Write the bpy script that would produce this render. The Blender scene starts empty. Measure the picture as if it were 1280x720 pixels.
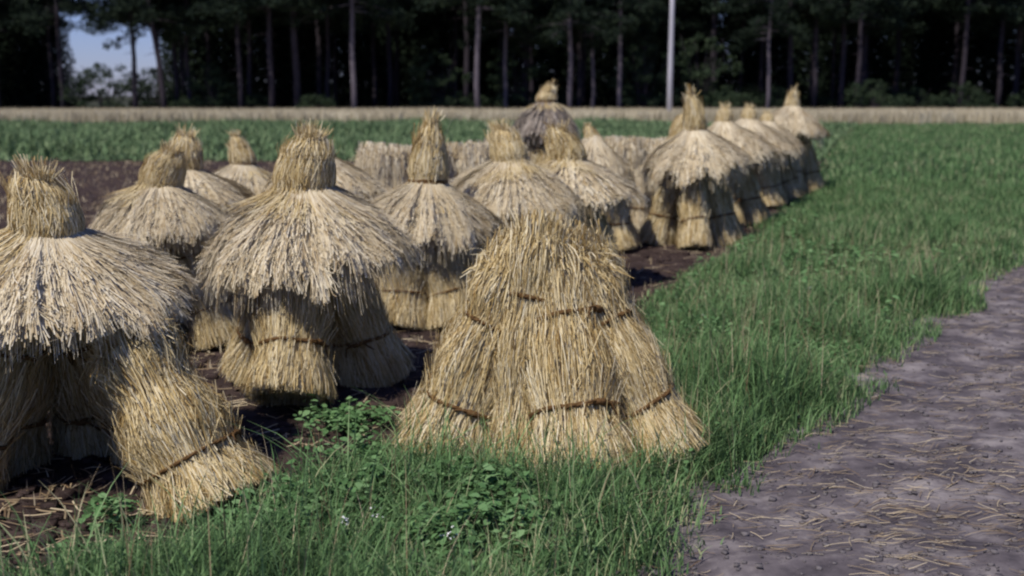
import bpy, math, random
import numpy as np
from mathutils import Matrix, Vector

# ------------------------------------------------------------------ camera
EYE, F, HZ, CX, CY = 1.65, 1440.0, 118.0, 640.0, 360.0
sc = bpy.context.scene
col = sc.collection
PITCH = math.atan((CY - HZ) / F)
cam_d = bpy.data.cameras.new('camera')
cam = bpy.data.objects.new('camera', cam_d); col.objects.link(cam)
cam.location = (0, 0, EYE)
cam.rotation_euler = (math.radians(90) - PITCH, 0, 0)
cam_d.sensor_width = 36.0
cam_d.lens = 36.0 * F / 1280.0
cam_d.clip_start = 0.05; cam_d.clip_end = 1500
cam_d.dof.use_dof = True
cam_d.dof.focus_distance = 4.6
cam_d.dof.aperture_fstop = 2.2
sc.camera = cam

# ------------------------------------------------------------------ light
SUN_EL, SUN_AZ = 54.0, 217.0          # azimuth clockwise from +Y: behind the camera, to its left
w = bpy.data.worlds.new('World'); sc.world = w; w.use_nodes = True
nt = w.node_tree
bg = nt.nodes['Background']
sky = nt.nodes.new('ShaderNodeTexSky'); sky.sky_type = 'NISHITA'
sky.sun_disc = False; sky.dust_density = .3; sky.ozone_density = 4.0; sky.altitude = 300
sky.sun_elevation = math.radians(SUN_EL); sky.sun_rotation = math.radians(SUN_AZ)
tint = nt.nodes.new('ShaderNodeVectorMath'); tint.operation = 'MULTIPLY'; tint.inputs[1].default_value = (.74, .77, 1.22)   # the film's cool cast
nt.links.new(sky.outputs[0], tint.inputs[0]); nt.links.new(tint.outputs[0], bg.inputs[0]); bg.inputs[1].default_value = 0.078
sd = bpy.data.lights.new('sun', 'SUN'); sun = bpy.data.objects.new('sun', sd); col.objects.link(sun)
sd.energy = 4.1; sd.angle = math.radians(0.6); sd.color = (1.0, 0.94, 0.85)
el, az = math.radians(SUN_EL), math.radians(SUN_AZ)
sdir = Vector((math.sin(az) * math.cos(el), math.cos(az) * math.cos(el), math.sin(el)))
sun.rotation_euler = sdir.to_track_quat('Z', 'Y').to_euler()
sun.location = (0, 0, 30)
sc.view_settings.view_transform = 'Standard'; sc.view_settings.look = 'None'
sc.view_settings.exposure = 0.05; sc.view_settings.gamma = 1.0
sc.view_settings.use_curve_mapping = False
sc.render.engine = 'CYCLES'
sc.cycles.use_denoising = True
sc.cycles.max_bounces = 5; sc.cycles.diffuse_bounces = 3
sc.cycles.filter_width = 2.2

R = np.random.RandomState(11)
PI = math.pi

def G(px, py):
    """ground point seen at a picture position (used to lay the field out)"""
    b = (CY - py) / F; a = (px - CX) / F
    t = EYE / (math.sin(PITCH) - b * math.cos(PITCH))
    return (a * t, t * (math.cos(PITCH) + b * math.sin(PITCH)))

def at(px, D):
    """ground x for a picture column at distance D"""
    return ((px - CX) / F * (D * math.cos(PITCH) + EYE * 0.45 * math.sin(PITCH)), D)

# ------------------------------------------------------------------ helpers
def mesh_np(name, V, Q, mat, smooth=False):
    me = bpy.data.meshes.new(name)
    V = np.asarray(V, dtype=np.float32).reshape(-1, 3); Q = np.asarray(Q, dtype=np.int32).reshape(-1, 4)
    me.vertices.add(len(V)); me.vertices.foreach_set('co', V.ravel())
    me.loops.add(Q.size); me.loops.foreach_set('vertex_index', Q.ravel())
    me.polygons.add(len(Q))
    me.polygons.foreach_set('loop_start', np.arange(0, Q.size, 4, dtype=np.int32))
    me.polygons.foreach_set('loop_total', np.full(len(Q), 4, dtype=np.int32))
    me.update(calc_edges=True)
    if smooth: me.polygons.foreach_set('use_smooth', np.ones(len(Q), dtype=bool))
    me.materials.append(mat)
    return me

def join(parts):
    Vs, Qs, n = [], [], 0
    for V, Q in parts:
        V = np.asarray(V).reshape(-1, 3); Q = np.asarray(Q).reshape(-1, 4)
        Vs.append(V); Qs.append(Q + n); n += len(V)
    return np.concatenate(Vs), np.concatenate(Qs)

def ribbons(P, S, W):
    """P (N,K,3) centre lines, S (N,K,3) side vectors, W (N,K) half widths"""
    N, K, _ = P.shape
    a = P - S * W[..., None]; b = P + S * W[..., None]
    V = np.stack([a, b], 2).reshape(-1, 3)
    base = (np.arange(N) * K * 2)[:, None] + (np.arange(K - 1) * 2)[None, :]
    Q = np.stack([base, base + 1, base + 3, base + 2], -1).reshape(-1, 4)
    return V, Q

def grid_rev(rings, nphi):
    """closed-round grid from rings[(K),(nphi),3]"""
    K = len(rings); V = np.asarray(rings).reshape(-1, 3); Q = []
    for k in range(K - 1):
        for j in range(nphi):
            j2 = (j + 1) % nphi
            Q.append((k * nphi + j, k * nphi + j2, (k + 1) * nphi + j2, (k + 1) * nphi + j))
    return V, np.array(Q)

def tube(pts, rad, n=8):
    pts = [Vector(p) for p in pts]; rings = []
    for i, p in enumerate(pts):
        t = (pts[min(i + 1, len(pts) - 1)] - pts[max(i - 1, 0)]).normalized()
        u = t.cross(Vector((0, 0, 1)) if abs(t.z) < .9 else Vector((1, 0, 0))).normalized(); v = t.cross(u)
        r = rad[i] if hasattr(rad, '__len__') else rad
        rings.append([tuple(p + (u * math.cos(2 * PI * j / n) + v * math.sin(2 * PI * j / n)) * r) for j in range(n)])
    e0 = [tuple(pts[0])] * n; e1 = [tuple(pts[-1])] * n
    return grid_rev([e0] + rings + [e1], n)

def wavy(seed, n=6, fmax=9):
    r = np.random.RandomState(seed)
    f = r.uniform(1, fmax, n); g = r.uniform(-6, 6, n); p = r.uniform(0, 6.28, n)
    def fn(phi, s):
        o = 0
        for i in range(n): o = o + np.sin(np.round(f[i]) * phi + g[i] * s + p[i])
        return o / n
    return fn

def noise2(x, y, seed, scale, octv=3):
    """cheap value noise on arrays"""
    out = 0; amp = 1; tot = 0
    r = np.random.RandomState(seed)
    for o in range(octv):
        T = r.uniform(-1, 1, (64, 64))
        u = x / scale * 2 ** o; v = y / scale * 2 ** o
        iu = np.floor(u).astype(int); iv = np.floor(v).astype(int)
        fu = u - iu; fv = v - iv; fu = fu * fu * (3 - 2 * fu); fv = fv * fv * (3 - 2 * fv)
        a = T[iu % 64, iv % 64]; b = T[(iu + 1) % 64, iv % 64]; c = T[iu % 64, (iv + 1) % 64]; d = T[(iu + 1) % 64, (iv + 1) % 64]
        out = out + amp * ((a * (1 - fu) + b * fu) * (1 - fv) + (c * (1 - fu) + d * fu) * fv); tot += amp; amp *= .5
    return out / tot

def link(name, me, parent=None, loc=None, rot=None, scale=None):
    o = bpy.data.objects.new(name, me); col.objects.link(o)
    if parent is not None: o.parent = parent
    if loc is not None: o.location = loc
    if rot is not None: o.rotation_euler = rot
    if scale is not None: o.scale = scale
    return o

def tag(o, label=None, cat=None, group=None, kind=None):
    if label: o['label'] = label
    if cat: o['category'] = cat
    if group: o['group'] = group
    if kind: o['kind'] = kind
    return o

# ------------------------------------------------------------------ materials
def mat_island(name, stops, rough=0.85, coord_noise=None, transl=0.0, spec=0.1):
    """colour picked per straw / blade / leaf from a ramp, with a patchy tint over it"""
    m = bpy.data.materials.new(name); m.use_nodes = True; t = m.node_tree; N = t.nodes; L = t.links
    b = N['Principled BSDF']; b.inputs['Roughness'].default_value = rough
    b.inputs['Specular IOR Level'].default_value = spec
    g = N.new('ShaderNodeNewGeometry'); r = N.new('ShaderNodeValToRGB')
    el = r.color_ramp.elements
    while len(el) < len(stops): el.new(0.5)
    for e, (p, c) in zip(el, stops): e.position = p; e.color = (*c, 1)
    tc = N.new('ShaderNodeTexCoord'); no = N.new('ShaderNodeTexNoise')
    sc_, sz, amt = coord_noise or (6.0, 1.0, .35)
    mp = N.new('ShaderNodeMapping'); mp.inputs['Scale'].default_value = (1, 1, sz)
    L.new(tc.outputs['Object'], mp.inputs[0]); L.new(mp.outputs[0], no.inputs['Vector'])
    no.inputs['Scale'].default_value = sc_; no.inputs['Detail'].default_value = 4
    ma = N.new('ShaderNodeMath'); ma.operation = 'MULTIPLY_ADD'
    ma.inputs[1].default_value = amt * 2; L.new(no.outputs[0], ma.inputs[0]); 
    ms = N.new('ShaderNodeMath'); ms.operation = 'SUBTRACT'; ms.inputs[1].default_value = amt
    L.new(g.outputs['Random Per Island'], ms.inputs[0]); L.new(ms.outputs[0], ma.inputs[2])
    L.new(ma.outputs[0], r.inputs[0]); L.new(r.outputs[0], b.inputs['Base Color'])
    if transl:
        tr = N.new('ShaderNodeBsdfTranslucent'); mx = N.new('ShaderNodeMixShader'); mx.inputs[0].default_value = transl
        L.new(r.outputs[0], tr.inputs[0]); L.new(b.outputs[0], mx.inputs[1]); L.new(tr.outputs[0], mx.inputs[2])
        L.new(mx.outputs[0], N['Material Output'].inputs[0])
    return m

def mat_noise(name, stops, scale=8, detail=8, rough=.95, bump=.4, dist=.02, stretch=(1, 1, 1), scale2=None):
    m = bpy.data.materials.new(name); m.use_nodes = True; t = m.node_tree; N = t.nodes; L = t.links
    b = N['Principled BSDF']; b.inputs['Roughness'].default_value = rough
    b.inputs['Specular IOR Level'].default_value = .1
    tc = N.new('ShaderNodeTexCoord'); mp = N.new('ShaderNodeMapping'); mp.inputs['Scale'].default_value = stretch
    no = N.new('ShaderNodeTexNoise'); no.inputs['Scale'].default_value = scale; no.inputs['Detail'].default_value = detail
    no.inputs['Roughness'].default_value = .65
    L.new(tc.outputs['Object'], mp.inputs[0]); L.new(mp.outputs[0], no.inputs['Vector'])
    r = N.new('ShaderNodeValToRGB'); el = r.color_ramp.elements
    while len(el) < len(stops): el.new(.5)
    for e, (p, c) in zip(el, stops): e.position = p; e.color = (*c, 1)
    L.new(no.outputs[0], r.inputs[0]); L.new(r.outputs[0], b.inputs['Base Color'])
    bp = N.new('ShaderNodeBump'); bp.inputs['Strength'].default_value = bump; bp.inputs['Distance'].default_value = dist
    L.new(no.outputs[0], bp.inputs['Height']); L.new(bp.outputs[0], b.inputs['Normal'])
    return m

M_gold = mat_island('golden_straw', [(0.0, (.26, .16, .055)), (.3, (.54, .41, .19)), (.7, (.70, .58, .34)), (1, (.80, .72, .52))], coord_noise=(9, .35, .35), transl=.12)
M_cap = mat_island('weathered_straw', [(0.0, (.42, .31, .17)), (.3, (.58, .48, .31)), (.7, (.70, .61, .44)), (1, (.80, .73, .57))], coord_noise=(7, 1, .28), transl=.1)
M_grey = mat_island('rain_grey_straw', [(0.0, (.12, .09, .07)), (.4, (.25, .21, .17)), (1, (.42, .37, .31))], coord_noise=(7, 1, .28))
M_twine = mat_noise('straw_band', [(.3, (.07, .038, .015)), (.7, (.17, .095, .04))], scale=60)
M_grass = mat_island('verge_grass', [(0, (.055, .095, .04)), (.45, (.12, .225, .085)), (.85, (.22, .35, .15)), (1, (.44, .42, .25))], coord_noise=(1.3, 1, .42), transl=.25)
M_weed = mat_island('weed_leaf', [(0, (.05, .10, .035)), (.5, (.12, .24, .09)), (1, (.22, .36, .16))], coord_noise=(3, 1, .2), transl=.25)
M_beet = mat_island('field_crop_leaf', [(0, (.06, .10, .045)), (.5, (.15, .235, .11)), (1, (.27, .35, .18))], coord_noise=(.5, 1, .5), transl=.15)
M_wheat = mat_island('ripe_corn', [(0, (.30, .25, .16)), (.5, (.50, .44, .31)), (1, (.62, .57, .43))], coord_noise=(.12, 1, .3), transl=.15)
M_flower = mat_island('white_petal', [(0, (.6, .62, .6)), (1, (.8, .8, .78))])
M_soil = mat_noise('dark_field_soil', [(.25, (.018, .012, .011)), (.5, (.05, .034, .030)), (.75, (.11, .08, .07))], scale=6, bump=.8, dist=.05)
M_ground = mat_noise('distant_ground', [(.3, (.03, .035, .02)), (.7, (.06, .06, .035))], scale=.6, bump=.3)
M_verge = mat_noise('verge_soil', [(.3, (.015, .028, .012)), (.7, (.045, .06, .025))], scale=4)
M_path = mat_noise('trodden_earth', [(.34, (.052, .045, .052)), (.5, (.125, .108, .115)), (.66, (.27, .24, .235))], scale=3.2, detail=15, bump=.8, dist=.03, stretch=(1, 1.25, 1))
M_stone = mat_noise('small_stone', [(.3, (.09, .08, .085)), (.7, (.2, .18, .18))], scale=20)
M_litter = mat_island('fallen_straw', [(0, (.14, .09, .05)), (.5, (.34, .26, .16)), (1, (.52, .44, .30))])
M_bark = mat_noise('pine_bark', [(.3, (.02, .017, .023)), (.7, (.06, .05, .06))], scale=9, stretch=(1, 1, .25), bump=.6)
M_bark_l = mat_noise('pale_bark', [(.3, (.07, .06, .075)), (.7, (.155, .135, .155))], scale=9, stretch=(1, 1, .25), bump=.4)
M_pole = mat_noise('weathered_pole_wood', [(.3, (.38, .37, .42)), (.7, (.55, .53, .56))], scale=12, stretch=(1, 1, .08), bump=.2)
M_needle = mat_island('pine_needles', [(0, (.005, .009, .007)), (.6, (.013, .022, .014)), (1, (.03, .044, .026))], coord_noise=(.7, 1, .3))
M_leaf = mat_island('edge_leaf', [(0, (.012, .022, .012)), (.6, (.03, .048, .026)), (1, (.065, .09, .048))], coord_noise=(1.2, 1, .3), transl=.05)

# ------------------------------------------------------------------ ground
PATH = [G(748, 720), G(1155, 400)]
pk = (PATH[1][0] - PATH[0][0]) / (PATH[1][1] - PATH[0][1])
def path_edge(Y):
    return PATH[0][0] + pk * (Y - PATH[0][1]) + .05 * np.sin(Y * 2.3) + .04 * np.sin(Y * 5.1 + 1)
_l = [G(*p) for p in [(95, 735), (215, 700), (290, 660), (340, 625), (400, 590), (470, 566), (560, 530), (700, 480), (790, 440), (812, 385), (826, 358), (900, 330), (955, 280), (1008, 236), (1035, 190), (1062, 165), (1085, 150)]]
_ly = np.array([p[1] for p in _l]); _lx = np.array([p[0] for p in _l])
_o = np.argsort(_ly); _ly = _ly[_o]; _lx = _lx[_o]
def verge_left(Y):
    base = np.interp(Y, _ly, _lx) + np.where(Y < _ly[0], (Y - _ly[0]) * 1.0, 0)
    return base + .05 * np.sin(Y * 7) + .04 * np.sin(Y * 13 + 2)

tag(link('ground', mesh_np('ground', [(-900, -300, -.12), (900, -300, -.12), (900, 1200, -.12), (-900, 1200, -.12)], [(0, 1, 2, 3)], M_ground)), kind='structure')

def sheet(name, x0, x1, y0, y1, nx, ny, hf, mat, yfun=None):
    u = np.linspace(0, 1, nx); v = np.linspace(0, 1, ny) ** 1.8
    U, Vv = np.meshgrid(u, v)
    Y = y0 + (y1 - y0) * Vv
    a = x0(Y) if callable(x0) else x0 + 0 * Y; b = x1(Y) if callable(x1) else x1 + 0 * Y
    X = a + (b - a) * U; Z = hf(X, Y)
    V = np.stack([X, Y, Z], -1).reshape(-1, 3)
    i = (np.arange(ny - 1) * nx)[:, None] + np.arange(nx - 1)[None, :]
    Q = np.stack([i, i + 1, i + nx + 1, i + nx], -1).reshape(-1, 4)
    return tag(link(name, mesh_np(name, V, Q, mat, True)), kind='structure')

soil_h = lambda X, Y: -.015 + .035 * noise2(X + 50, Y, 1, .35, 4) * np.clip(14 / (Y + 1), .3, 1.2)
sheet('field_soil', lambda Y: -6 - Y * .75, lambda Y: verge_left(Y) + .35, 1.5, 62, 420, 420, soil_h, M_soil)
verge_h = lambda X, Y: .012 + .03 * noise2(X + 80, Y, 2, .6, 3)
sheet('grass_verge', lambda Y: verge_left(Y), lambda Y: path_edge(Y) + .06, 1.5, 66, 90, 300, verge_h, M_verge)
path_h = lambda X, Y: .002 + .03 * noise2(X * 1.0 + 90, Y * 1.15, 3, .5, 5) + .014 * noise2(X + 20, Y * 1.1, 33, .08, 2) * np.clip(9 / (Y + 1), 0, 1)
sheet('path', lambda Y: path_edge(Y) - .05, lambda Y: path_edge(Y) + 2.7, 1.0, 66, 260, 700, path_h, M_path)
sheet('far_verge', lambda Y: path_edge(Y) + 2.6, lambda Y: path_edge(Y) + 30, 1.0, 66, 60, 100, lambda X, Y: .02 + .03 * noise2(X + 80, Y, 5, .9, 3), M_verge)

# ------------------------------------------------------------------ grass, weeds, litter (stuff)
def blades(x, y, z, h, wd, rng, lean=.55, K=5):
    N = len(x); th = rng.uniform(0, 2 * PI, N); d = np.stack([np.cos(th), np.sin(th), 0 * th], -1)
    bend = rng.uniform(.05, lean, N) * h
    s = np.linspace(0, 1, K)[None, :]
    P = np.zeros((N, K, 3)); P[..., 0] = x[:, None]; P[..., 1] = y[:, None]; P[..., 2] = z[:, None]
    P += d[:, None, :] * (bend[:, None] * s ** 2)[..., None]
    P[..., 2] += h[:, None] * (s - .28 * (bend / h)[:, None] * s ** 3)
    ph = th + PI / 2 + rng.uniform(-.6, .6, N)
    S = np.stack([np.cos(ph), np.sin(ph), 0 * ph], -1)[:, None, :].repeat(K, 1)
    W = wd[:, None] * (1 - s ** 2.2 * .93)
    return ribbons(P, S, W)

parts = []
rg = np.random.RandomState(5)
def scatter(n, y0, y1, fa, fb, power=1.0):
    y = y0 + (y1 - y0) * rg.uniform(0, 1, n) ** power
    a, b = fa(y), fb(y); x = a + (b - a) * rg.uniform(0, 1, n)
    return x, y
STOOK_A = (at(692, 5.3)[0], 5.3)
def add_grass(n, y0, y1, h0, h1, wd, fa=None, fb=None, power=1.0, lean=.7, K=5, clump=True):
    fa = fa or (lambda Y: verge_left(Y) - .06); fb = fb or (lambda Y: path_edge(Y) + .30)
    x, y = scatter(n, y0, y1, fa, fb, power)
    keep = (x - STOOK_A[0]) ** 2 + (y - STOOK_A[1]) ** 2 > .42
    m = noise2(x + 30, y, 9, .55, 3)
    edge = np.minimum(x - fa(y), fb(y) - x)
    keep &= (rg.uniform(0, 1, len(x)) < np.clip(edge / .55 + .55 * m, .015, 1))
    # tall tussocks and mown hollows
    x, y, m, edge = x[keep], y[keep], m[keep], edge[keep]
    h = rg.uniform(h0, h1, len(x)) * (1 + .75 * m) * np.clip(.35 + edge / .7, .3, 1)
    W = np.full(len(x), wd) * rg.uniform(.6, 1.3, len(x))
    parts.append(blades(x, y, verge_h(x, y) - .01, h, W, rg, lean, K))
add_grass(110000, 2.4, 9.0, .07, .22, .0033, lean=.9)
add_grass(9000, 2.4, 9.0, .2, .38, .0035, lean=1.1, K=6)
add_grass(95000, 8.5, 20, .08, .22, .006, K=4)
add_grass(70000, 19, 62, .10, .26, .015, K=3)
_pv = list(parts); parts = []
add_grass(1500, 2.6, 12, .25, .5, .0016, lean=.5, K=6)
V, Q = join(parts)
tag(link('seed_stalks', mesh_np('seed_stalks', V, Q, M_litter)), 'thin dry seed stalks standing up out of the verge grass', 'grass', kind='stuff')
parts = _pv
V, Q = join(parts)
tag(link('verge_turf', mesh_np('verge_turf', V, Q, M_grass)), 'long green grass on the verge between the stooks and the path', 'grass', kind='stuff')
parts = []
rr = lambda Y: path_edge(Y) + 2.62; rb = lambda Y: path_edge(Y) + 2.7 + np.clip(Y * .5, 2, 12)
add_grass(60000, 3, 30, .08, .25, .008, rr, rb, power=1.4, K=4)
add_grass(25000, 28, 64, .10, .28, .02, rr, rb, K=3)
V, Q = join(parts)
tag(link('far_turf', mesh_np('far_turf', V, Q, M_grass)), 'green grass on the far side of the trodden path', 'grass', kind='stuff')

def leaflets(x, y, z, size, rng, tilt=.7):
    """small pointed leaves, folded along the midrib, random heading"""
    N = len(x); th = rng.uniform(0, 2 * PI, N); el_ = rng.uniform(-.2, tilt, N)
    d = np.stack([np.cos(th) * np.cos(el_), np.sin(th) * np.cos(el_), np.sin(el_)], -1)
    s_ = np.stack([-np.sin(th), np.cos(th), 0 * th], -1)
    n_ = np.cross(d, s_)
    ro = rng.uniform(-.6, .6, N)[:, None]; s_ = s_ * np.cos(ro) + n_ * np.sin(ro)
    K = 4; t = np.array([0, .35, .7, 1.0])[None, :]
    P = np.stack([x, y, z], -1)[:, None, :] + d[:, None, :] * (size[:, None] * t)[..., None]
    P[..., 2] -= (size[:, None] * .35 * t ** 2)
    W = size[:, None] * np.array([.06, .34, .28, .03])[None, :]
    return ribbons(P, s_[:, None, :].repeat(K, 1), W)

# broad-leaved weeds: dense patch in front of the bare stook, thinner elsewhere and on the soil
px = []
def weeds(n, cx_, cy_, rx, ry, hmax, sz, soil=False):
    a = rg.normal(0, 1, n) * rx + cx_; b = rg.normal(0, 1, n) * ry + cy_
    k = (a - STOOK_A[0]) ** 2 + (b - STOOK_A[1]) ** 2 > .5
    a, b = a[k], b[k]
    k = (a < path_edge(b) - .05) & (soil | (a > verge_left(b) + .12)); a, b = a[k], b[k]
    m = noise2(a + 9, b, 21, .22, 2)
    k = m > -.25; a, b, m = a[k], b[k], m[k]
    z = rg.uniform(.03, 1, len(a)) ** .7 * hmax * (.7 + .8 * m)
    px.append(leaflets(a, b, z, rg.uniform(.35, 1.3, len(a)) * sz, rg))
g1 = G(520, 625); weeds(8000, g1[0], g1[1], .36, .24, .20, .038)
g1 = G(640, 650); weeds(5000, g1[0], g1[1], .42, .2, .16, .036)
g1 = G(430, 690); weeds(4000, g1[0], g1[1], .35, .18, .15, .034)
g1 = G(950, 430); weeds(7000, g1[0], g1[1], .5, .9, .17, .04)
g1 = G(1000, 330); weeds(9000, g1[0], g1[1], .8, 1.6, .2, .05)
g1 = G(470, 540); weeds(700, g1[0], g1[1], .14, .12, .14, .04, True)
g1 = G(430, 530); weeds(420, g1[0], g1[1], .09, .1, .12, .04, True)
g1 = G(140, 660); weeds(260, g1[0], g1[1], .05, .05, .14, .035, True)
g1 = G(150, 705); weeds(500, g1[0], g1[1], .10, .06, .10, .035, True)
V, Q = join(px)
tag(link('broadleaf_weeds', mesh_np('broadleaf_weeds', V, Q, M_weed)), 'low broad-leaved weeds growing thick in the verge grass', 'weeds', kind='stuff')
# white flowers
fp = [G(472, 690), G(432, 702), G(560, 716), G(1010, 385), G(880, 420)]
P = []
for (a, b) in fp:
    for k in range(14):
        P.append((a + rg.normal(0, .014), b + rg.normal(0, .014), .15 + rg.uniform(-.02, .02)))
P = np.array(P); V, Q = leaflets(P[:, 0], P[:, 1], P[:, 2], np.full(len(P), .012), rg)
tag(link('white_blossoms', mesh_np('white_blossoms', V, Q, M_flower)), 'tiny white flowers dotted among the verge weeds', 'flowers', kind='stuff')

def litter(n, fx, y0, y1, hf, ln, wd, name, label, power=1.5, aniso=0.5):
    y = y0 + (y1 - y0) * rg.uniform(0, 1, n) ** power; a, b = fx(y); x = a + (b - a) * rg.uniform(0, 1, n)
    m = noise2(x + 10, y * 1.5, 31, .5, 3); k = rg.uniform(-.7, .6, n) < m; x, y = x[k], y[k]; n = len(x)
    th = rg.normal(0, aniso, n); L_ = rg.uniform(.3, 1, n) * ln
    s = np.linspace(-.5, .5, 4)[None, :]; cv = rg.uniform(-.22, .22, n)
    X = x[:, None] + np.cos(th)[:, None] * L_[:, None] * s - np.sin(th)[:, None] * (cv * L_)[:, None] * s ** 2 * 2
    Y = y[:, None] + np.sin(th)[:, None] * L_[:, None] * s + np.cos(th)[:, None] * (cv * L_)[:, None] * s ** 2 * 2
    Z = hf(X, Y) + .008 + rg.uniform(0, .012, n)[:, None]
    P = np.stack([X, Y, Z], -1)
    S = np.stack([-np.sin(th), np.cos(th), rg.uniform(-.5, .5, n)], -1)[:, None, :].repeat(4, 1)
    V, Q = ribbons(P, S, np.full((n, 4), wd))
    return tag(link(name, mesh_np(name, V, Q, M_litter)), label, 'straw', kind='stuff')
litter(22000, lambda Y: (path_edge(Y) + .02, path_edge(Y) + 2.6), 2.4, 30, path_h, .13, .0013, 'path_straw', 'loose dry straws lying across the trodden path', 2.0, .45)
litter(15000, lambda Y: (-3 - Y * .55, verge_left(Y) + .1), 3.0, 24, soil_h, .20, .0035, 'field_straw', 'loose straw scattered over the dark field soil', 1.3, 1.2)

# small clods and stones
n = 60000
y = 3.2 + 26 * rg.uniform(0, 1, n) ** .8; x = -5 - y * .62 + rg.uniform(0, 1, n) * (verge_left(y) + 5 + y * .62)
x = np.round((x - .25 * y) / .18) * .18 + .25 * y + rg.normal(0, .018, n)
k = (noise2(x + 40, y, 51, 1.3, 3) > rg.uniform(-.35, .75, n)) & (x < verge_left(y)); x, y = x[k], y[k]
V, Q = blades(x, y, soil_h(x, y) - .01, rg.uniform(.03, .11, len(x)), .0022 + .0003 * y, rg, .5, 3)
tag(link('stubble', mesh_np('stubble', V, Q, M_litter)), 'short cut stubble standing in rows on the dark soil', 'stubble', kind='stuff')
def pebbles(n, fx, y0, y1, hf, r0, r1, name, label, mat):
    y = y0 + (y1 - y0) * rg.uniform(0, 1, n) ** 1.8; a, b = fx(y); x = a + (b - a) * rg.uniform(0, 1, n)
    z = hf(x, y); Vs = []
    cube = np.array([(-1, -1, -1), (1, -1, -1), (1, 1, -1), (-1, 1, -1), (-1, -1, 1), (1, -1, 1), (1, 1, 1), (-1, 1, 1)], float) / 1.5
    q = np.array([(0, 3, 2, 1), (4, 5, 6, 7), (0, 1, 5, 4), (1, 2, 6, 5), (2, 3, 7, 6), (3, 0, 4, 7)])
    Vv = cube[None] * rg.uniform(.55, 1.2, (n, 8, 3)); th = rg.uniform(0, 6.28, n)
    c, s = np.cos(th)[:, None], np.sin(th)[:, None]
    X = Vv[..., 0] * c - Vv[..., 1] * s; Y = Vv[..., 0] * s + Vv[..., 1] * c
    r = (rg.uniform(0, 1, n) ** 3 * (r1 - r0) + r0)[:, None]
    V = np.stack([x[:, None] + X * r, y[:, None] + Y * r, z[:, None] + Vv[..., 2] * r * .6 + r * .2], -1)
    Q = (q[None] + (np.arange(n) * 8)[:, None, None]).reshape(-1, 4)
    me = mesh_np(name, V, Q, mat, True)
    return tag(link(name, me), label, 'soil', kind='stuff')
pebbles(14000, lambda Y: (path_edge(Y) + .05, path_edge(Y) + 2.6), 2.6, 16, path_h, .0025, .02, 'path_pebbles', 'small stones and crumbs of earth on the path', M_stone)
pebbles(9000, lambda Y: (-3 - Y * .5, verge_left(Y) + .2), 3.0, 20, soil_h, .008, .05, 'earth_clods', 'dark clods of earth lying between the stooks', M_soil)

# ------------------------------------------------------------------ far crops
n = 150000
y = 29 + 35 * rg.uniform(0, 1, n) ** 1.0; x = -8 - y * .62 + rg.uniform(0, 1, n) * (verge_left(y) + 8 + y * .62)
m = noise2(x, y, 41, 4.5, 3)
h = rg.uniform(.15, .5, n) * (1 + .9 * m) * np.clip((y - 28.5) / 3, .35, 1)
V, Q = blades(x, y, 0 * x, np.maximum(h, .08), rg.uniform(.015, .04, n), rg, .8, 4)
tag(link('leafy_field_crop', mesh_np('leafy_field_crop', V, Q, M_beet)), 'green leafy crop growing in a strip beyond the stooks', 'field crop', kind='stuff')
n = 150000
y = 60 + 17 * rg.uniform(0, 1, n) ** 1.6; x = rg.uniform(-62, 75, n)
m = noise2(x, y, 43, 6, 3)
k = y > 61.5 + 2.2 * noise2(x + 80, 0 * y, 47, 5, 3); x, y, m = x[k], y[k], m[k]; n = len(x)
h = rg.uniform(.66, .93, n) * (1 + .05 * m)
V1, Q1 = blades(x, y, 0 * x, h, rg.uniform(.012, .03, n), rg, .25, 4)
nx, ny = 200, 14
X, Y = np.meshgrid(np.linspace(-62, 75, nx), np.linspace(63.2, 78, ny)); Z = .62 + .05 * noise2(X, Y, 44, 1.5, 2); Z[0] = 0
i = (np.arange(ny - 1) * nx)[:, None] + np.arange(nx - 1)[None, :]
V, Q = join([(V1, Q1), (np.stack([X, Y, Z], -1).reshape(-1, 3), np.stack([i, i + 1, i + nx + 1, i + nx], -1).reshape(-1, 4))])
tag(link('ripe_cereal_crop', mesh_np('ripe_cereal_crop', V, Q, M_wheat)), 'pale ripe cereal standing in front of the wood', 'cereal crop', kind='stuff')

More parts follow.
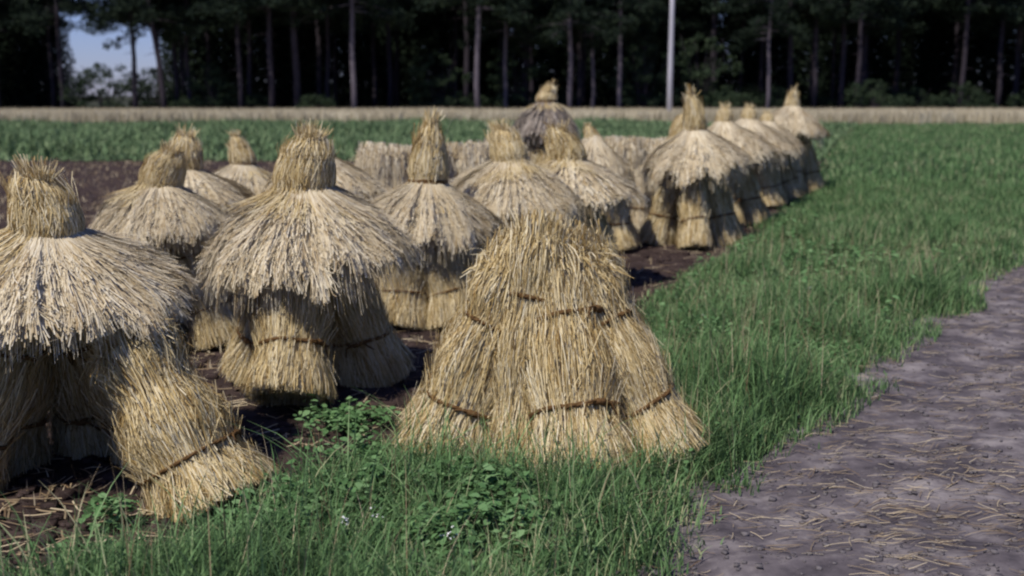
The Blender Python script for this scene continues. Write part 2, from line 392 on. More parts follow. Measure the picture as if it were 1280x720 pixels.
# ------------------------------------------------------------------ sheaves
def sheaf_mesh(seed, ns, L=1.12, wmul=1.0, mat=M_gold):
    r = np.random.RandomState(seed); wv = wavy(seed, 7, 8)
    ks = np.array([0, .06, .14, .24, .30, .42, .58, .66, .72, .85, 1.0]); kr = np.array([.208, .204, .182, .140, .142, .162, .142, .108, .108, .130, .085])
    def rad(phi, s): return np.interp(s, ks, kr) * (1 + .17 * wv(phi, s) + .05 * np.sin(3 * phi + seed))
    nphi = 40; ph = np.linspace(0, 2 * PI, nphi, endpoint=False)
    rings = [np.stack([.02 * np.cos(ph), .02 * np.sin(ph), 0 * ph + .26], -1), np.stack([.14 * np.cos(ph), .14 * np.sin(ph), 0 * ph + .16], -1), np.stack([.17 * np.cos(ph), .17 * np.sin(ph), 0 * ph + .03], -1)]
    for s in np.linspace(0, 1, 26):
        rr_ = rad(ph, s) * .95 + r.uniform(-.005, .005, nphi)
        zz = s * L + r.uniform(-.012, .012, nphi)
        rings.append(np.stack([rr_ * np.cos(ph), rr_ * np.sin(ph), zz], -1))
    rings.append(np.stack([.03 * np.cos(ph), .03 * np.sin(ph), 0 * ph + L + .03], -1))
    core = grid_rev(rings, nphi)
    K = 5; N = ns
    s0 = r.uniform(-.02, .88, N); s0[: N // 5] = r.uniform(-.035, .01, N // 5)
    ln = r.uniform(.14, .45, N); s1 = np.minimum(s0 + ln, 1.0 + r.uniform(-.03, .10, N))
    t = np.linspace(0, 1, K)[None, :]; s = s0[:, None] + (s1 - s0)[:, None] * t
    phi = r.uniform(0, 2 * PI, N)[:, None] + (r.normal(0, .12, N) + (r.uniform(0, 1, N) < .12) * r.normal(0, .8, N))[:, None] * t
    off = r.uniform(.0, .016, N)[:, None] + (r.uniform(0, 1, N) ** 6 * .07)[:, None] * t ** 2 + (r.uniform(0, 1, N) ** 8 * .05)[:, None] * (1 - t) ** 2
    up = np.clip(s - .95, 0, 1); Rr = rad(phi, np.clip(s, 0, 1)) + off + up * r.uniform(-1.2, .3, N)[:, None]
    P = np.stack([Rr * np.cos(phi), Rr * np.sin(phi), s * L], -1)
    a = phi + PI / 2; S = np.stack([np.cos(a), np.sin(a), 0 * a], -1); nrm = np.stack([np.cos(phi), np.sin(phi), 0 * phi], -1)
    ro = r.uniform(-.8, .8, N)[:, None, None]; S = S * np.cos(ro) + nrm * np.sin(ro)
    W = (r.uniform(.0022, .0048, N) * wmul)[:, None] * np.ones((1, K)); ear = (s1 > .97)
    W[ear, -1] *= 1.9; W[ear, -2] *= 1.6
    # ears and broken straw ends inside the top
    n2 = ns // 5; q = np.sqrt(r.uniform(0, 1, n2)) * .13; f = r.uniform(0, 6.28, n2)
    d = np.stack([np.cos(f) * .15, np.sin(f) * .15, np.ones(n2) * .7], -1) + r.normal(0, .42, (n2, 3)); hh = r.uniform(.04, .11, n2)
    P2 = np.stack([q * np.cos(f), q * np.sin(f), L * .95 + 0 * q], -1)[:, None, :] + d[:, None, :] * (hh[:, None] * np.linspace(0, 1, 4)[None, :])[..., None]
    P2[..., 2] -= (np.linspace(0, 1, 4)[None, :] ** 2 * .16) * r.uniform(0, 1, n2)[:, None]
    f2 = f + r.uniform(0, 3, n2); S2 = np.stack([np.cos(f2), np.sin(f2), 0 * f2], -1)[:, None, :].repeat(4, 1)
    W2 = np.array([.6, .8, 1.6, .6])[None, :] * r.uniform(.003, .0055, n2)[:, None] * wmul
    # cut stubs in the butt
    n3 = ns // 6; q = .16 + np.sqrt(r.uniform(0, 1, n3)) * .04; f = r.uniform(0, 6.28, n3)
    zt = np.linspace(.14, -.03, 3)[None, :] + r.uniform(-.02, .03, n3)[:, None]
    P3 = np.stack([q[:, None] * np.cos(f)[:, None] * (1 + 0 * zt), q[:, None] * np.sin(f)[:, None] * (1 + 0 * zt), zt], -1)
    f3 = r.uniform(0, 6.28, n3); S3 = np.stack([np.cos(f3), np.sin(f3), 0 * f3], -1)[:, None, :].repeat(3, 1)
    V, Q = join([core, ribbons(P, S, W), ribbons(P2, S2, W2), ribbons(P3, S3, np.full((n3, 3), .003 * wmul))])
    return mesh_np('sheaf', V, Q, mat), rad

def band_mesh(rad, s, L, seed, thick=.013):
    """twisted straw band tied round a sheaf, with a knot and two loose ends"""
    r = np.random.RandomState(seed); n = 40; out = []
    tilt = r.uniform(-.03, .03, 2)
    for strand in (0, 1, 2):
        rings = []; m = 7
        for i in range(n + 1):
            f = 2 * PI * i / n; tw = f * 9 + strand * 2.1
            rr_ = float(rad(f, s)) * 1.03 + .028 + .004 * math.cos(tw); z = s * L + tilt[0] * math.cos(f) + tilt[1] * math.sin(f) + .005 * math.sin(tw)
            rings.append([((rr_ + thick * .7 * math.cos(2 * PI * j / m)) * math.cos(f), (rr_ + thick * .7 * math.cos(2 * PI * j / m)) * math.sin(f), z + thick * .7 * math.sin(2 * PI * j / m)) for j in range(m)])
        out.append(grid_rev(rings, m))
    f = r.uniform(-.7, .7); R0 = float(rad(f, s)) + .032
    c = Vector((R0 * math.cos(f), R0 * math.sin(f), s * L + tilt[0] * math.cos(f) + tilt[1] * math.sin(f)))
    tn = Vector((-math.sin(f), math.cos(f), 0)); ou = Vector((math.cos(f), math.sin(f), 0))
    out.append(tube([c - tn * .035, c - tn * .015 + ou * .012, c + tn * .015 + ou * .012, c + tn * .035], [.007, .018, .018, .007], 8))
    for sg in (-1, 1):
        out.append(tube([c + ou * .01, c + tn * sg * .04 + ou * .018, c + tn * sg * .07 + ou * .012 - Vector((0, 0, .03 + .02 * sg)), c + tn * sg * .085 + ou * .01 - Vector((0, 0, .07))], [.006, .006, .005, .003], 6))
    V, Q = join(out)
    return mesh_np('straw_band', V, Q, M_twine, True)

def cap_mesh(seed, ns, mat, wmul=1.0, Rr=.56, drop=.43):
    """spread hood of straw, ears hanging down; origin where it is tied"""
    r = np.random.RandomState(seed); wv = wavy(seed + 50, 7, 13); nl = 46
    lock_len = r.normal(0, 1, nl); lock_h = r.normal(0, 1, nl); lock_w = r.uniform(0, 1, nl)
    ks = np.array([0, .08, .25, .5, .75, 1.0, 1.15]); kr = np.array([.085, .13, .245, .375, .475, .56, .60]) * Rr / .56; kz = np.array([.09, .02, -.08, -.20, -.315, -.43, -.51]) * drop / .43
    def pt(phi, s, off):
        li = ((phi / (2 * PI) * nl) % nl); i0 = np.floor(li).astype(int) % nl; fr = li - np.floor(li)
        lump = np.sin(fr * PI)
        rad_ = np.interp(s, ks, kr) * (1 + .16 * wv(phi, s) * np.clip(s * 1.5, 0, 1)); z = np.interp(s, ks, kz)
        o = off + (.014 + .030 * lock_h[i0] * .35) * lump * np.clip(s * 2, 0, 1) * 1.4
        rad_ = rad_ + o * .6; z = z + o * .8 + .09 * wv(phi * 1.0, s * .5) * s
        return rad_, z, i0, fr
    nphi = 60; ph = np.linspace(0, 2 * PI, nphi, endpoint=False); rings = []
    for s in np.linspace(0, .93, 14):
        a, z, _, _ = pt(ph, s + 0 * ph, -.012 + 0 * ph); jag = r.uniform(-.02, .02, nphi) * (s > .9)
        rings.append(np.stack([a * np.cos(ph), a * np.sin(ph), z + jag], -1))
    for s in np.linspace(.90, 0, 8):
        a, z, _, _ = pt(ph, s + 0 * ph, -.06 + 0 * ph); a = np.maximum(a - .02, .02)
        rings.append(np.stack([a * np.cos(ph), a * np.sin(ph), z], -1))
    core = grid_rev(rings, nphi)
    K = 6; N = ns
    s0 = r.uniform(0, .8, N); s0[: N // 4] = r.uniform(0, .2, N // 4)
    ln = r.uniform(.22, .6, N); end = 1.0 + r.normal(0, .05, N)
    phi0 = r.uniform(0, 2 * PI, N); i0 = np.floor(phi0 / (2 * PI) * nl).astype(int) % nl
    end = end + .085 * lock_len[i0]; s1 = np.minimum(s0 + ln, end)
    t = np.linspace(0, 1, K)[None, :]; s = s0[:, None] + (s1 - s0)[:, None] * t
    cen = (i0 + .5) / nl * 2 * PI; pull = r.uniform(0, .5, N) * .9
    phi = phi0[:, None] + ((cen - phi0) * pull)[:, None] * s ** 2 + (r.normal(0, .07, N) + (r.uniform(0, 1, N) < .1) * r.normal(0, .4, N))[:, None] * t
    off = r.uniform(-.004, .010, N)[:, None] + (r.uniform(0, 1, N) ** 9 * .06)[:, None] * t ** 2
    a, z, _, _ = pt(phi, s, off); z = z - np.clip(s - .95, 0, 1) * .25
    P = np.stack([a * np.cos(phi), a * np.sin(phi), z], -1)
    aa = phi + PI / 2; S = np.stack([np.cos(aa), np.sin(aa), 0 * aa], -1)
    nrm = np.stack([np.cos(phi) * .6, np.sin(phi) * .6, .8 + 0 * phi], -1)
    ro = r.uniform(-.3, .3, N)[:, None, None]; S = S * np.cos(ro) + nrm * np.sin(ro)
    W = (r.uniform(.0028, .006, N) * wmul)[:, None] * np.ones((1, K)); W[:, -1] *= 1.7; W[:, 0] *= .6
    # hanging straws below the rim, in the shade
    n2 = ns // 6; f = r.uniform(0, 6.28, n2); q = r.uniform(.33, .52, n2) * Rr / .56; hh = r.uniform(.05, .34, n2)
    tt = np.linspace(0, 1, 4)[None, :]
    x_ = (q[:, None] + .05 * tt) * np.cos(f)[:, None]; y_ = (q[:, None] + .05 * tt) * np.sin(f)[:, None]
    z_ = np.interp(q, kr, kz)[:, None] - .02 - hh[:, None] * tt + 0 * x_
    P2 = np.stack([x_, y_, z_], -1); f2 = f + 1.57 + r.uniform(-.8, .8, n2)
    S2 = np.stack([np.cos(f2), np.sin(f2), 0 * f2], -1)[:, None, :].repeat(4, 1)
    V, Q = join([core, ribbons(P, S, W), ribbons(P2, S2, np.full((n2, 4), .003 * wmul))])
    return mesh_np('cap', V, Q, mat)

def knot_mesh(seed, ns, mat, wmul=1.0, h=.26, spiky=.0, lean=(0, 0)):
    """upstanding bunch of butt ends above the tie"""
    r = np.random.RandomState(seed); wv = wavy(seed + 9, 5, 6); nphi = 24; ph = np.linspace(0, 2 * PI, nphi, endpoint=False)
    ks = np.array([0, .2, .5, .8, 1]); kr = np.array([.112, .122, .116, .088, .03]) if not spiky else np.array([.088, .115, .10, .065, .03])
    def rad(phi, s): return np.interp(s, ks, kr) * (1 + .28 * wv(phi, s) * s)
    rings = [np.stack([.01 * np.cos(ph), .01 * np.sin(ph), 0 * ph - .02], -1)]
    lx, ly_ = lean
    for s in np.linspace(0, 1, 10):
        a = rad(ph, s) * .93; z = s * h + r.uniform(-.015, .015, nphi) * (s > .5)
        rings.append(np.stack([a * np.cos(ph) + lx * s * s * h, a * np.sin(ph) + ly_ * s * s * h, z], -1))
    rings.append(np.stack([.02 * np.cos(ph) + lx * h, .02 * np.sin(ph) + ly_ * h, 0 * ph + h + .005], -1))
    core = grid_rev(rings, nphi)
    K = 4; N = ns; t = np.linspace(0, 1, K)[None, :]
    s0 = r.uniform(-.05, .6, N); s0[: N // 4] = r.uniform(-.45, -.1, N // 4); s1 = s0 + r.uniform(.25, .6, N); s1 = np.minimum(s1, 1.03 + r.uniform(0, 1, N) ** 5 * .26)
    s = s0[:, None] + (s1 - s0)[:, None] * t; phi = r.uniform(0, 6.28, N)[:, None] + r.normal(0, .2, N)[:, None] * t
    Rr = rad(phi, np.clip(s, 0, 1)) * 1.0 + r.uniform(0, .012, N)[:, None] + np.clip(s - .6, 0, 1) * r.uniform(0, 1, N)[:, None] ** 4 * .22 + np.clip(-s, 0, 1) * .52
    P = np.stack([Rr * np.cos(phi) + lx * s * s * h, Rr * np.sin(phi) + ly_ * s * s * h, s * h], -1)
    a = phi + PI / 2; S = np.stack([np.cos(a), np.sin(a), 0 * a], -1); nrm = np.stack([np.cos(phi), np.sin(phi), 0 * phi], -1)
    ro = r.uniform(-.8, .8, N)[:, None, None]; S = S * np.cos(ro) + nrm * np.sin(ro)
    W = (r.uniform(.0022, .0045, N) * wmul)[:, None] * np.ones((1, K))
    n2 = ns // 3; q = np.sqrt(r.uniform(0, 1, n2)) * (.055 if not spiky else .03); f = r.uniform(0, 6.28, n2)
    d = np.stack([np.cos(f) * .35 + lx, np.sin(f) * .35 + ly_, np.ones(n2)], -1) + r.normal(0, .2, (n2, 3)); hh = r.uniform(0, 1, n2) ** 3 * .08 + .01
    P2 = np.stack([q * np.cos(f) + lx * h * .8, q * np.sin(f) + ly_ * h * .8, h * .93 + 0 * q], -1)[:, None, :] + d[:, None, :] * (hh[:, None] * np.linspace(0, 1, 4)[None, :])[..., None]
    f2 = f + r.uniform(0, 3, n2); S2 = np.stack([np.cos(f2), np.sin(f2), 0 * f2], -1)[:, None, :].repeat(4, 1)
    V, Q = join([core, ribbons(P, S, W), ribbons(P2, S2, np.full((n2, 4), .0032 * wmul))])
    return mesh_np('topknot', V, Q, mat)

L0 = 1.12
HI, LO = [], []
for k in range(5):
    me, rad = sheaf_mesh(100 + k, 8500, wmul=.42)
    HI.append((me, band_mesh(rad, .27, L0, k), band_mesh(rad, .69, L0, k + 20)))
for k in range(3):
    me, rad = sheaf_mesh(200 + k, 2500, wmul=.9)
    LO.append((me, band_mesh(rad, .27, L0, k + 5, .014), band_mesh(rad, .69, L0, k + 25, .014)))
LOP = [(m[0].copy(), m[1], m[2]) for m in LO]
for m in LOP: m[0].materials[0] = M_cap
CAP_HI = [cap_mesh(300 + k, 24000, M_cap, .32) for k in range(3)]
CAP_LO = [cap_mesh(320 + k, 8000, M_cap, .58) for k in range(4)]
CAP_GREY = cap_mesh(340, 2400, M_grey, 1.2, .56, .5)
KN_HI = [knot_mesh(400 + k, 2600, M_gold, .45, .26, 0, [(.1, 0), (-.25, .1), (.2, -.1)][k]) for k in range(3)]
KN_LO = [knot_mesh(420 + k, 900, M_gold, .8, .26, [0, .5, 0, 0][k], [(0, .1), (-.2, 0), (.3, .1), (-.35, 0)][k]) for k in range(4)]
KN_PT = [knot_mesh(440, 900, M_gold, .8, .26, .8), knot_mesh(441, 500, M_gold, 1.1, .26, .9, (-.35, 0)), knot_mesh(442, 500, M_gold, 1.1, .26, .9, (.15, 0))]
_rb = np.random.RandomState(3)
r_ = lambda a, b: float(_rb.uniform(a, b))
def tie_mesh():
    V, Q = join([tube([(.108 * math.cos(f), .108 * math.sin(f), .005 * math.sin(3 * f) + dz) for f in np.linspace(0, 2 * PI, 25)], .010, 6) for dz in (.0, .018)])
    return mesh_np('tie', V, Q, M_twine, True)
TIE = tie_mesh()

def put_sheaf(root, me3, azd, foot_r, top_r, length=1.0, fat=1.0, spin=None, bands=(1, 1), sink=.03):
    a = math.radians(azd); L = L0 * length
    base = Vector((foot_r * math.cos(a), foot_r * math.sin(a), sink)); lean = math.asin(max(-.6, min(.6, (foot_r - top_r) / L)))
    sp = r_(0, 6.28) if spin is None else spin
    # lean towards the centre, after turning the sheaf on its own axis
    M = Matrix.Translation(base) @ Matrix.Rotation(a, 4, 'Z') @ Matrix.Rotation(-lean, 4, 'Y') @ Matrix.Rotation(sp - a * 0, 4, 'Z')
    o = link('sheaf', me3[0], root); M2 = M @ Matrix.Diagonal((fat, fat, length, 1))
    o.matrix_local = M2
    for me, on in zip(me3[1:], bands):
        if on: link('straw_band', me, o)
    return o

def stook(x, D, H, W, label, near=True, azs=(-90, -35, 20, 75, 130, 185, -145), cap='std', rot=0, cap_tilt=(0, 0), knot=None, front=None, hz=1.0, name='capped_stook', spread=1.0, kn_w=.25, tie=None, group='capped stooks standing in the field'):
    """H: full height, W: width of the hood"""
    root = bpy.data.objects.new(name, None); col.objects.link(root); root.empty_display_size = .3
    root.location = (x, D, 0); root.rotation_euler = (0, 0, math.radians(rot))
    tag(root, label, 'stook', group)
    sh = HI if near else LO
    ln = (tie - .20) / L0 * 1.03
    kn_scale = kn_w / .25; kz = (H - tie) / .27
    for i, a in enumerate(azs):
        put_sheaf(root, sh[int(r_(0, len(sh) - .01))], a + r_(-6, 6) - rot, (.40 + r_(-.03, .03)) * spread, .10, ln + r_(-.03, .03), r_(.88, 1.02) * (.8 + .2 * spread))
    if front: put_sheaf(root, sh[0], *front)
    k = W / 1.14
    if cap_tilt == (0, 0): cap_tilt = (r_(-5, 5), r_(-6, 6))
    cm = CAP_GREY if cap == 'grey' else (CAP_HI if near else CAP_LO)[int(r_(0, 2.99 if near else 3.99))]
    c = link('hood', cm, root, (0, 0, tie), (math.radians(cap_tilt[0]), math.radians(cap_tilt[1]), r_(0, 6.28)), (k * r_(.96, 1.05), k * r_(.96, 1.05), hz))
    kn = knot if knot is not None else (KN_HI if near else KN_LO)[int(r_(0, 2.99 if near else 3.99))]
    link('topknot', kn, root, (0, 0, tie), (math.radians(cap_tilt[0]) + r_(-.08, .08), math.radians(cap_tilt[1]) + r_(-.08, .08), r_(-.5, .5)), (kn_scale, kn_scale, kz))
    link('tie', TIE, root, (0, 0, tie + .01), (0, 0, 0), (kn_scale, kn_scale, 1))
    return root

def capped(px_, D, ytop, yb, yr, wpx, kpx, label, **kw):
    Dv = D * math.cos(PITCH) + .3 * math.sin(PITCH)
    H = EYE - (ytop - HZ) * D / F
    Wm = wpx * Dv / F; tz = EYE - (yb - HZ) * D / F; rz = EYE - (yr - HZ) * (D - Wm * .42) / F
    return stook((px_ - CX) / F * Dv, D, H, Wm, label, hz=(tz - rz) / .50, kn_w=1.0 * kpx * Dv / F, tie=tz, **kw)

GAPPY = (-90, -4, 55, 120, 184)
# near left, cut by the picture edge
capped(52, 4.85, 218, 292, 408, 345, 86, 'capped straw stook nearest the camera, one banded sheaf reaching out into the grass', azs=(205, 40, 95, 150), spread=1.2, cap_tilt=(0.5, 6), front=(-24, .82, .42, .68, 1.15, .4, (1, 0), .0))
capped(378, 6.4, 168, 236, 352, 268, 74, 'large capped stook with one wide sheaf standing out in front under the ragged hood', azs=(26, 72, 112, 146), knot=KN_HI[0], spread=1.05, front=(-92, .54, .08, .86, 1.0, 1.0, (1, 0), .10))
capped(198, 7.6, 184, 232, 303, 175, 52, 'capped stook with a rounded hood, just behind the hood of the nearest stook', spread=.85, azs=GAPPY)
capped(228, 9.5, 166, 213, 272, 158, 44, 'second stook back on the dark soil, its thick topknot against the green crop', near=False, spread=.9)
capped(303, 11.0, 168, 207, 262, 132, 34, 'small stook with a short smooth topknot standing alone before dark earth', near=False, spread=.85)
capped(396, 9.9, 160, 197, 256, 150, 38, 'stook half hidden behind the big one, only topknot and sloping hood edge showing', near=False, spread=.9)
capped(534, 8.4, 152, 228, 304, 178, 54, 'capped stook with a tall pointed topknot and an even cone-shaped hood', knot=KN_PT[0], spread=.9, azs=(-60, -130, 0, 50, 100, 160))
capped(637, 9.0, 158, 201, 272, 175, 44, 'capped stook whose hood rises directly behind the bare uncapped stook', spread=.95)
capped(709, 10.0, 160, 200, 256, 178, 48, 'capped stook with a broad orange topknot, hood sloping over deep shade', near=False, spread=.95)
capped(742, 12.4, 155, 178, 238, 118, 22, 'little stook with a thin topknot squeezed between the broad hoods and the low sheaves', near=False, spread=.9)
capped(683, 15.5, 106, 128, 168, 88, 28, 'tall grey-hooded stook rising above the others against the dark wood', near=False, cap='grey', knot=KN_PT[2], spread=.8)
capped(868, 12.8, 118, 165, 216, 132, 32, 'capped stook with a sharp bent tip and a lit sheaf standing beneath its hood', near=False, knot=KN_PT[1], azs=(12, 62, 120, 168), front=(-95, .46, .08, .95, .85), spread=1.0)
capped(905, 15.0, 133, 158, 204, 135, 22, 'stook tucked behind the one with the bent tip, its hood overlapping the next', near=False, azs=GAPPY)
capped(936, 17.2, 133, 154, 194, 128, 20, 'stook before the last of the row, hood throwing a dark arch of shade', near=False, azs=(-50, 0, 50, 110, 190, -150))
capped(990, 19.2, 112, 136, 170, 92, 20, 'last stook of the row beside the grass, its spiky yellow tip against the wood', near=False, knot=KN_PT[2], azs=GAPPY)
capped(960, 18.4, 140, 156, 190, 96, 17, 'low-topped stook almost hidden between two hoods near the end of the row', near=False, azs=GAPPY)
capped(851, 14.6, 138, 170, 210, 80, 28, 'slim stook with a dark orange topknot, behind the left edge of the bent-tip hood', near=False, spread=.8)

# bare stook in the verge
xa, ya = STOOK_A
root = bpy.data.objects.new('bare_stook', None); col.objects.link(root); root.location = (xa, ya, 0)
tag(root, 'golden stook without a hood, broad banded sheaves leaning together in the grass', 'stook')
put_sheaf(root, HI[0], -80, .54, .06, .90, 1.12, 0.3)
put_sheaf(root, HI[1], -150, .55, .20, .80, 1.12, 1.9)
put_sheaf(root, HI[2], -28, .54, .12, .83, 1.05, 3.0)
put_sheaf(root, HI[3], -118, .36, .14, .92, .95, 4.4, (0, 1))
put_sheaf(root, HI[4], -52, .36, .08, .86, .92, 5.2, (0, 1))
put_sheaf(root, HI[1], 22, .48, .12, .88, 1.0)
put_sheaf(root, HI[2], 75, .48, .12, .88, 1.05)
put_sheaf(root, HI[3], 130, .48, .12, .88, 1.05)
put_sheaf(root, HI[0], 182, .50, .16, .86, 1.05)

# low row of uncapped stooks behind
labs = ['low uncapped stook at the left end of the flat-topped row', 'low uncapped stook behind the pointed topknot', 'low uncapped stook just right of the pointed topknot',
        'low uncapped stook glimpsed left of the orange topknots', None, None, 'low uncapped stook just right of the thin topknot', 'low uncapped stook at the right end of the flat-topped row', 'low uncapped stook touching the bent-tip hood']
for i, (px_, D) in enumerate([(483, 12.3), (533, 12.4), (583, 12.6), (628, 12.9), None, None, (776, 14.0), (808, 14.2), (836, 14.4)]) if False else enumerate([(483, 12.3), (533, 12.4), (583, 12.6), (628, 12.9), (0, 0), (0, 0), (776, 14.0), (812, 14.3)]):
    if not px_: continue
    root = bpy.data.objects.new('bare_stook', None); col.objects.link(root); root.location = ((px_ - CX) / F * D, D, 0)
    tag(root, labs[i], 'stook', 'low uncapped stooks in the back row')
    for a in (-100, -55, -140, -10, 40, 90, 140, 190):
        put_sheaf(root, LOP[int(r_(0, 2.99))], a + r_(-8, 8), .27, .17, .90 + r_(-.03, .03), .95, bands=(1, 0))

# ------------------------------------------------------------------ pole
pz = [(0, 0, -.3), (0, 0, 3), (.02, 0, 6), (.03, 0, 9.2)]
V, Q = tube(pz, [.155, .145, .13, .115], 14)
p = link('pole', mesh_np('pole', V, Q, M_pole, True), None, ((836 - CX) / F * 66, 66.5, 0))
tag(p, 'tall straight pale pole standing in the ripe crop before the wood', 'pole')

# ------------------------------------------------------------------ wood
def leaf_cloud(r, centres, rad, per, size, flat=.55):
    """leaf-sized quads gathered in clumps"""
    C = np.repeat(np.asarray(centres), per, 0); n = len(C); Rd = np.repeat(np.asarray(rad), per)
    d = r.normal(0, 1, (n, 3)); d /= np.linalg.norm(d, axis=1)[:, None]; d *= (r.uniform(0, 1, n) ** .4)[:, None]
    d[:, 2] *= flat; P0 = C + d * Rd[:, None]
    u = r.normal(0, 1, (n, 3)); u /= np.linalg.norm(u, axis=1)[:, None]; v = np.cross(u, r.normal(0, 1, (n, 3))); v /= np.linalg.norm(v, axis=1)[:, None]
    s = (size * r.uniform(.5, 1.3, n))[:, None, None]
    P = P0[:, None, :] + u[:, None, :] * s * np.array([-.5, 0, .5])[None, :, None]
    W = (size * r.uniform(.12, .3, n))[:, None] * np.array([.4, 1, .2])[None, :]
    return ribbons(P, v[:, None, :].repeat(3, 1), W)

def pine_meshes(seed, H, cb, cr, bark, lean=0.0, low=2):
    r = np.random.RandomState(seed); n = 9
    pts = [(lean * H * (i / (n - 1)) + r.normal(0, .05), r.normal(0, .05), -.2 + H * i / (n - 1)) for i in range(n)]
    rads = [(.19 + .0 * i) * (1 - .8 * i / (n - 1)) + .02 for i in range(n)]
    tp = [tube(pts, rads, 10)]; cen, rd = [], []
    def tx(z): return lean * z
    nb = 46
    for i in range(nb):
        z = cb + (H - cb) * (i / nb) ** 1.1; f = r.uniform(0, 6.28); ln = cr * (1.05 - .75 * ((z - cb) / (H - cb)) ** 1.3) * r.uniform(.7, 1.1)
        dr = r.uniform(-.12, .3)
        b = [(tx(z) + math.cos(f) * ln * t, math.sin(f) * ln * t, z + ln * (dr * t - .25 * t * t)) for t in (0, .35, .7, 1)]
        tp.append(tube(b, [.05, .035, .022, .008], 5))
        for t in (.45, .65, .85, 1.0):
            cen.append((b[0][0] + math.cos(f) * ln * t + r.normal(0, .25), math.sin(f) * ln * t + r.normal(0, .25), z + ln * (dr * t - .25 * t * t) + r.normal(0, .12))); rd.append(.75 + .25 * r.rand())
    for i in range(low):       # dead snags below the crown
        z = r.uniform(2.5, cb); f = r.uniform(0, 6.28); ln = r.uniform(.3, 1.6)
        tp.append(tube([(tx(z), 0, z), (tx(z) + math.cos(f) * ln * .5, math.sin(f) * ln * .5, z - .03), (tx(z) + math.cos(f) * ln, math.sin(f) * ln, z - .15)], [.03, .018, .006], 5))
    V, Q = join(tp); tm = mesh_np('trunk', V, Q, bark, True)
    V, Q = leaf_cloud(r, cen, rd, 62, .30, .5); cm = mesh_np('crown', V, Q, M_needle)
    return tm, cm
def spruce_meshes(seed, H, cr):
    r = np.random.RandomState(seed)
    V, Q = tube([(0, 0, -.2), (0, 0, H * .5), (0, 0, H)], [.2, .12, .02], 8); tm = mesh_np('trunk', V, Q, M_bark, True)
    cen, rd = [], []
    for i in range(62):
        z = .5 + (H - .8) * i / 62; ln = cr * (1 - .93 * (z / H)) + .15
        for k in range(7):
            f = k * .9 + i * 1.3 + r.uniform(-.2, .2)
            for t in (.5, .95):
                cen.append((math.cos(f) * ln * t, math.sin(f) * ln * t, z - .3 * t * ln * .5)); rd.append(.3 + .28 * ln / cr)
    V, Q = leaf_cloud(r, cen, rd, 16, .34, .5); cm = mesh_np('crown', V, Q, M_needle)
    return tm, cm
def bush_meshes(seed, H, W_, n=60, size=.16, per=70):
    r = np.random.RandomState(seed); st = []; cen = []; rd = []
    for i in range(9):
        f = r.uniform(0, 6.28); q = W_ * r.uniform(.2, .8); h = H * r.uniform(.55, .9)
        st.append(tube([(0, 0, -.1), (math.cos(f) * q * .4, math.sin(f) * q * .4, h * .5), (math.cos(f) * q, math.sin(f) * q, h)], [.04, .025, .01], 5))
    for i in range(n):
        f = r.uniform(0, 6.28); q = W_ * math.sqrt(r.uniform(0, 1)); z = H * (.15 + .8 * r.uniform(0, 1) * (1 - .55 * (q / W_) ** 2))
        cen.append((math.cos(f) * q, math.sin(f) * q, z)); rd.append(.22 + .3 * r.rand())
    V, Q = join(st); sm = mesh_np('stem', V, Q, M_bark, True)
    V, Q = leaf_cloud(r, cen, rd, per, size, .7); fm = mesh_np('foliage', V, Q, M_leaf)
    return sm, fm

PINES = [pine_meshes(500 + k, 19 + k, 7.2 + .5 * k, 3.6, M_bark, 0, 6) for k in range(3)]
PALE = [pine_meshes(520 + k, 19 + k, 7.0 + .6 * k, 3.4, M_bark_l, 0.0, 0) for k in range(2)]
LEAN = pine_meshes(530, 17, 6.0, 3.6, M_bark, -.10, 4)
SPR = [spruce_meshes(540 + k, 17 + 2 * k, 2.9) for k in range(2)]
def tree(name, parts, x, y, rz, s, label, cat, group=None, names=('trunk', 'crown')):
    root = bpy.data.objects.new(name, None); col.objects.link(root); root.location = (x, y, 0)
    root.rotation_euler = (0, 0, rz); root.scale = (s, s, s); tag(root, label, cat, group)
    for nme, me in zip(names, parts): link(nme, me, root)
    return root
rt = random.Random(8)
GR = 'pines along the front of the wood'
for (px_, D, kind, s, lab) in [
        (176, 80, PINES[0], .9, 'pine seen in the patch of open sky at the wood\'s left end'),
        (212, 79, LEAN, .95, 'leaning pine at the right edge of the patch of open sky'),
        (242, 82, PINES[1], .9, 'dark pine close to the right of the leaning one'),
        (305, 80, PINES[2], .9, 'thin pine standing above the little stook with the smooth topknot'),
        (343, 79, PINES[0], 1.0, 'pine between the thin pine and the thick brownish pine'),
        (375, 80, PINES[1], 1.25, 'thick brownish pine above the big stook with the wide front sheaf'),
        (445, 79, PALE[0], 1.0, 'pale-barked pine standing left of the pointed topknot'),
        (598, 78.5, PALE[1], .95, 'brightest pale pine trunk, between the pointed topknot and the grey hood'),
        (632, 82, PALE[0], .8, 'slim pale pine left of the grey-hooded stook'),
        (711, 79, PALE[0], .85, 'pale pine rising just right of the grey-hooded stook'),
        (739, 82, PALE[1], .75, 'slimmest pine in the middle of three right of the grey hood'),
        (772, 80, PALE[0], .8, 'pale pine nearest to the left of the tall pole'),
        (955, 80, PALE[1], .7, 'slim dim pine behind the last stook of the row'),
        (1066, 82, PINES[0], .9, 'dark pine standing over the grass right of the stooks'),
        (1012, 83, PINES[2], .9, 'dark pine between the dim slim one and the one over the grass')]:
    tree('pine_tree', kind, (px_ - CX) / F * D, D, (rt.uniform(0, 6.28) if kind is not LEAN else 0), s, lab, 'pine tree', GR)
GD = 'dark trees deep in the wood'
def gap(x, y, e=0):
    p = CX + x / y * F
    return 124 - e < p < 203 + e
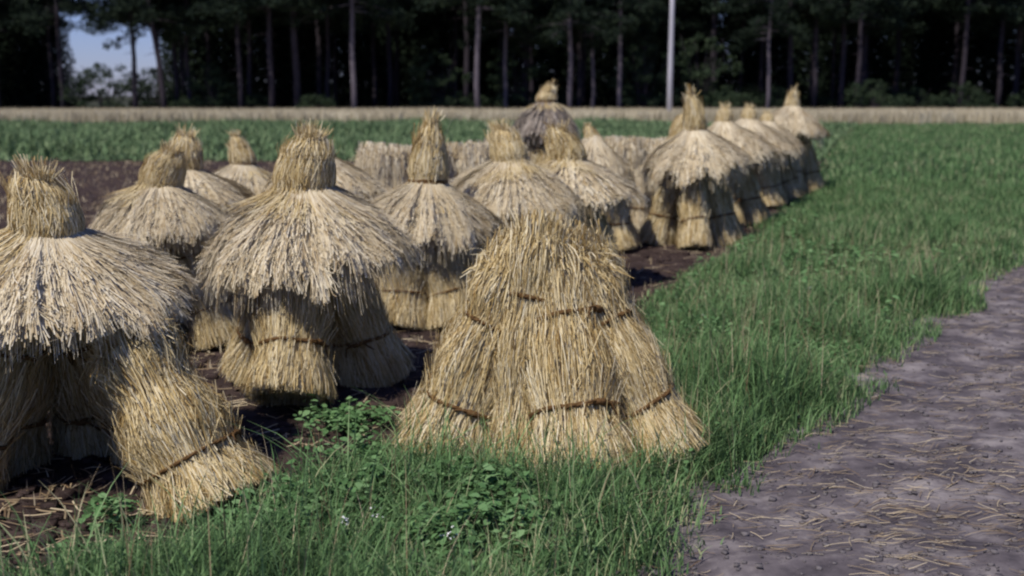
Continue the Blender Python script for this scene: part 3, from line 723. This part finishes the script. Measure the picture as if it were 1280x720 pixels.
for x0 in np.arange(-60, 66, 4.6):
    for Y0 in (86, 93, 100):
        x = x0 * Y0 / 86 + rt.uniform(-1.8, 1.8); y_ = Y0 + rt.uniform(-2.5, 2.5)
        if gap(x, y_): continue
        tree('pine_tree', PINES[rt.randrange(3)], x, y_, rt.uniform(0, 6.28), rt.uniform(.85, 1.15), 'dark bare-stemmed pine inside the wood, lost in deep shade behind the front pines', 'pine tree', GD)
for Y0 in (107, 111):
    for x0 in np.arange(-82, 90, 3.3):
        x = x0 + rt.uniform(-.7, .7) + (1.6 if Y0 == 111 else 0)
        if gap(x, Y0, 26): continue
        tree('spruce_tree', SPR[rt.randrange(2)], x, Y0 + rt.uniform(-1, 1), rt.uniform(0, 6.28), rt.uniform(.9, 1.15), 'dark spruce branched to the ground at the very back of the wood', 'spruce tree', 'spruces closing the back of the wood')
B = [bush_meshes(600, 3.2, 2.2), bush_meshes(601, 2.4, 1.6), bush_meshes(602, 6.4, 2.4, 70, .2, 60)]
for (px_, D, kind, s, lab) in [
        (140, 84, B[0], 1.3, 'bush below the patch of sky, at the far left of the wood\'s edge'),
        (196, 86, B[0], 1.2, 'bush between the sky-gap pine and the leaning pine'),
        (238, 79, B[1], .7, 'small pale bush at the foot of the pine beside the leaning one'),
        (400, 78.5, B[1], .85, 'wide low bush on the crop\'s edge above the big stook'),
        (800, 82, B[2], 1.0, 'tall leafy bush close to the left of the pole'),
        (872, 83, B[2], 1.1, 'tall leafy bush close to the right of the pole'),
        (915, 79, B[1], .9, 'low bush above the middle of the right-hand row'),
        (645, 84, B[2], 1.0, 'leafy young tree behind the slim pines left of the grey hood'),
        (1085, 80, B[0], .9, 'bush at the wood\'s edge beyond the grass verge')]:
    tree('woodland_bush', kind, (px_ - CX) / F * D, D, rt.uniform(0, 6.28), s, lab, 'bush', 'bushes along the edge of the wood', ('stem', 'foliage'))

for k in range(26):
    px_ = rt.uniform(225, 1290); D = rt.uniform(82, 92)
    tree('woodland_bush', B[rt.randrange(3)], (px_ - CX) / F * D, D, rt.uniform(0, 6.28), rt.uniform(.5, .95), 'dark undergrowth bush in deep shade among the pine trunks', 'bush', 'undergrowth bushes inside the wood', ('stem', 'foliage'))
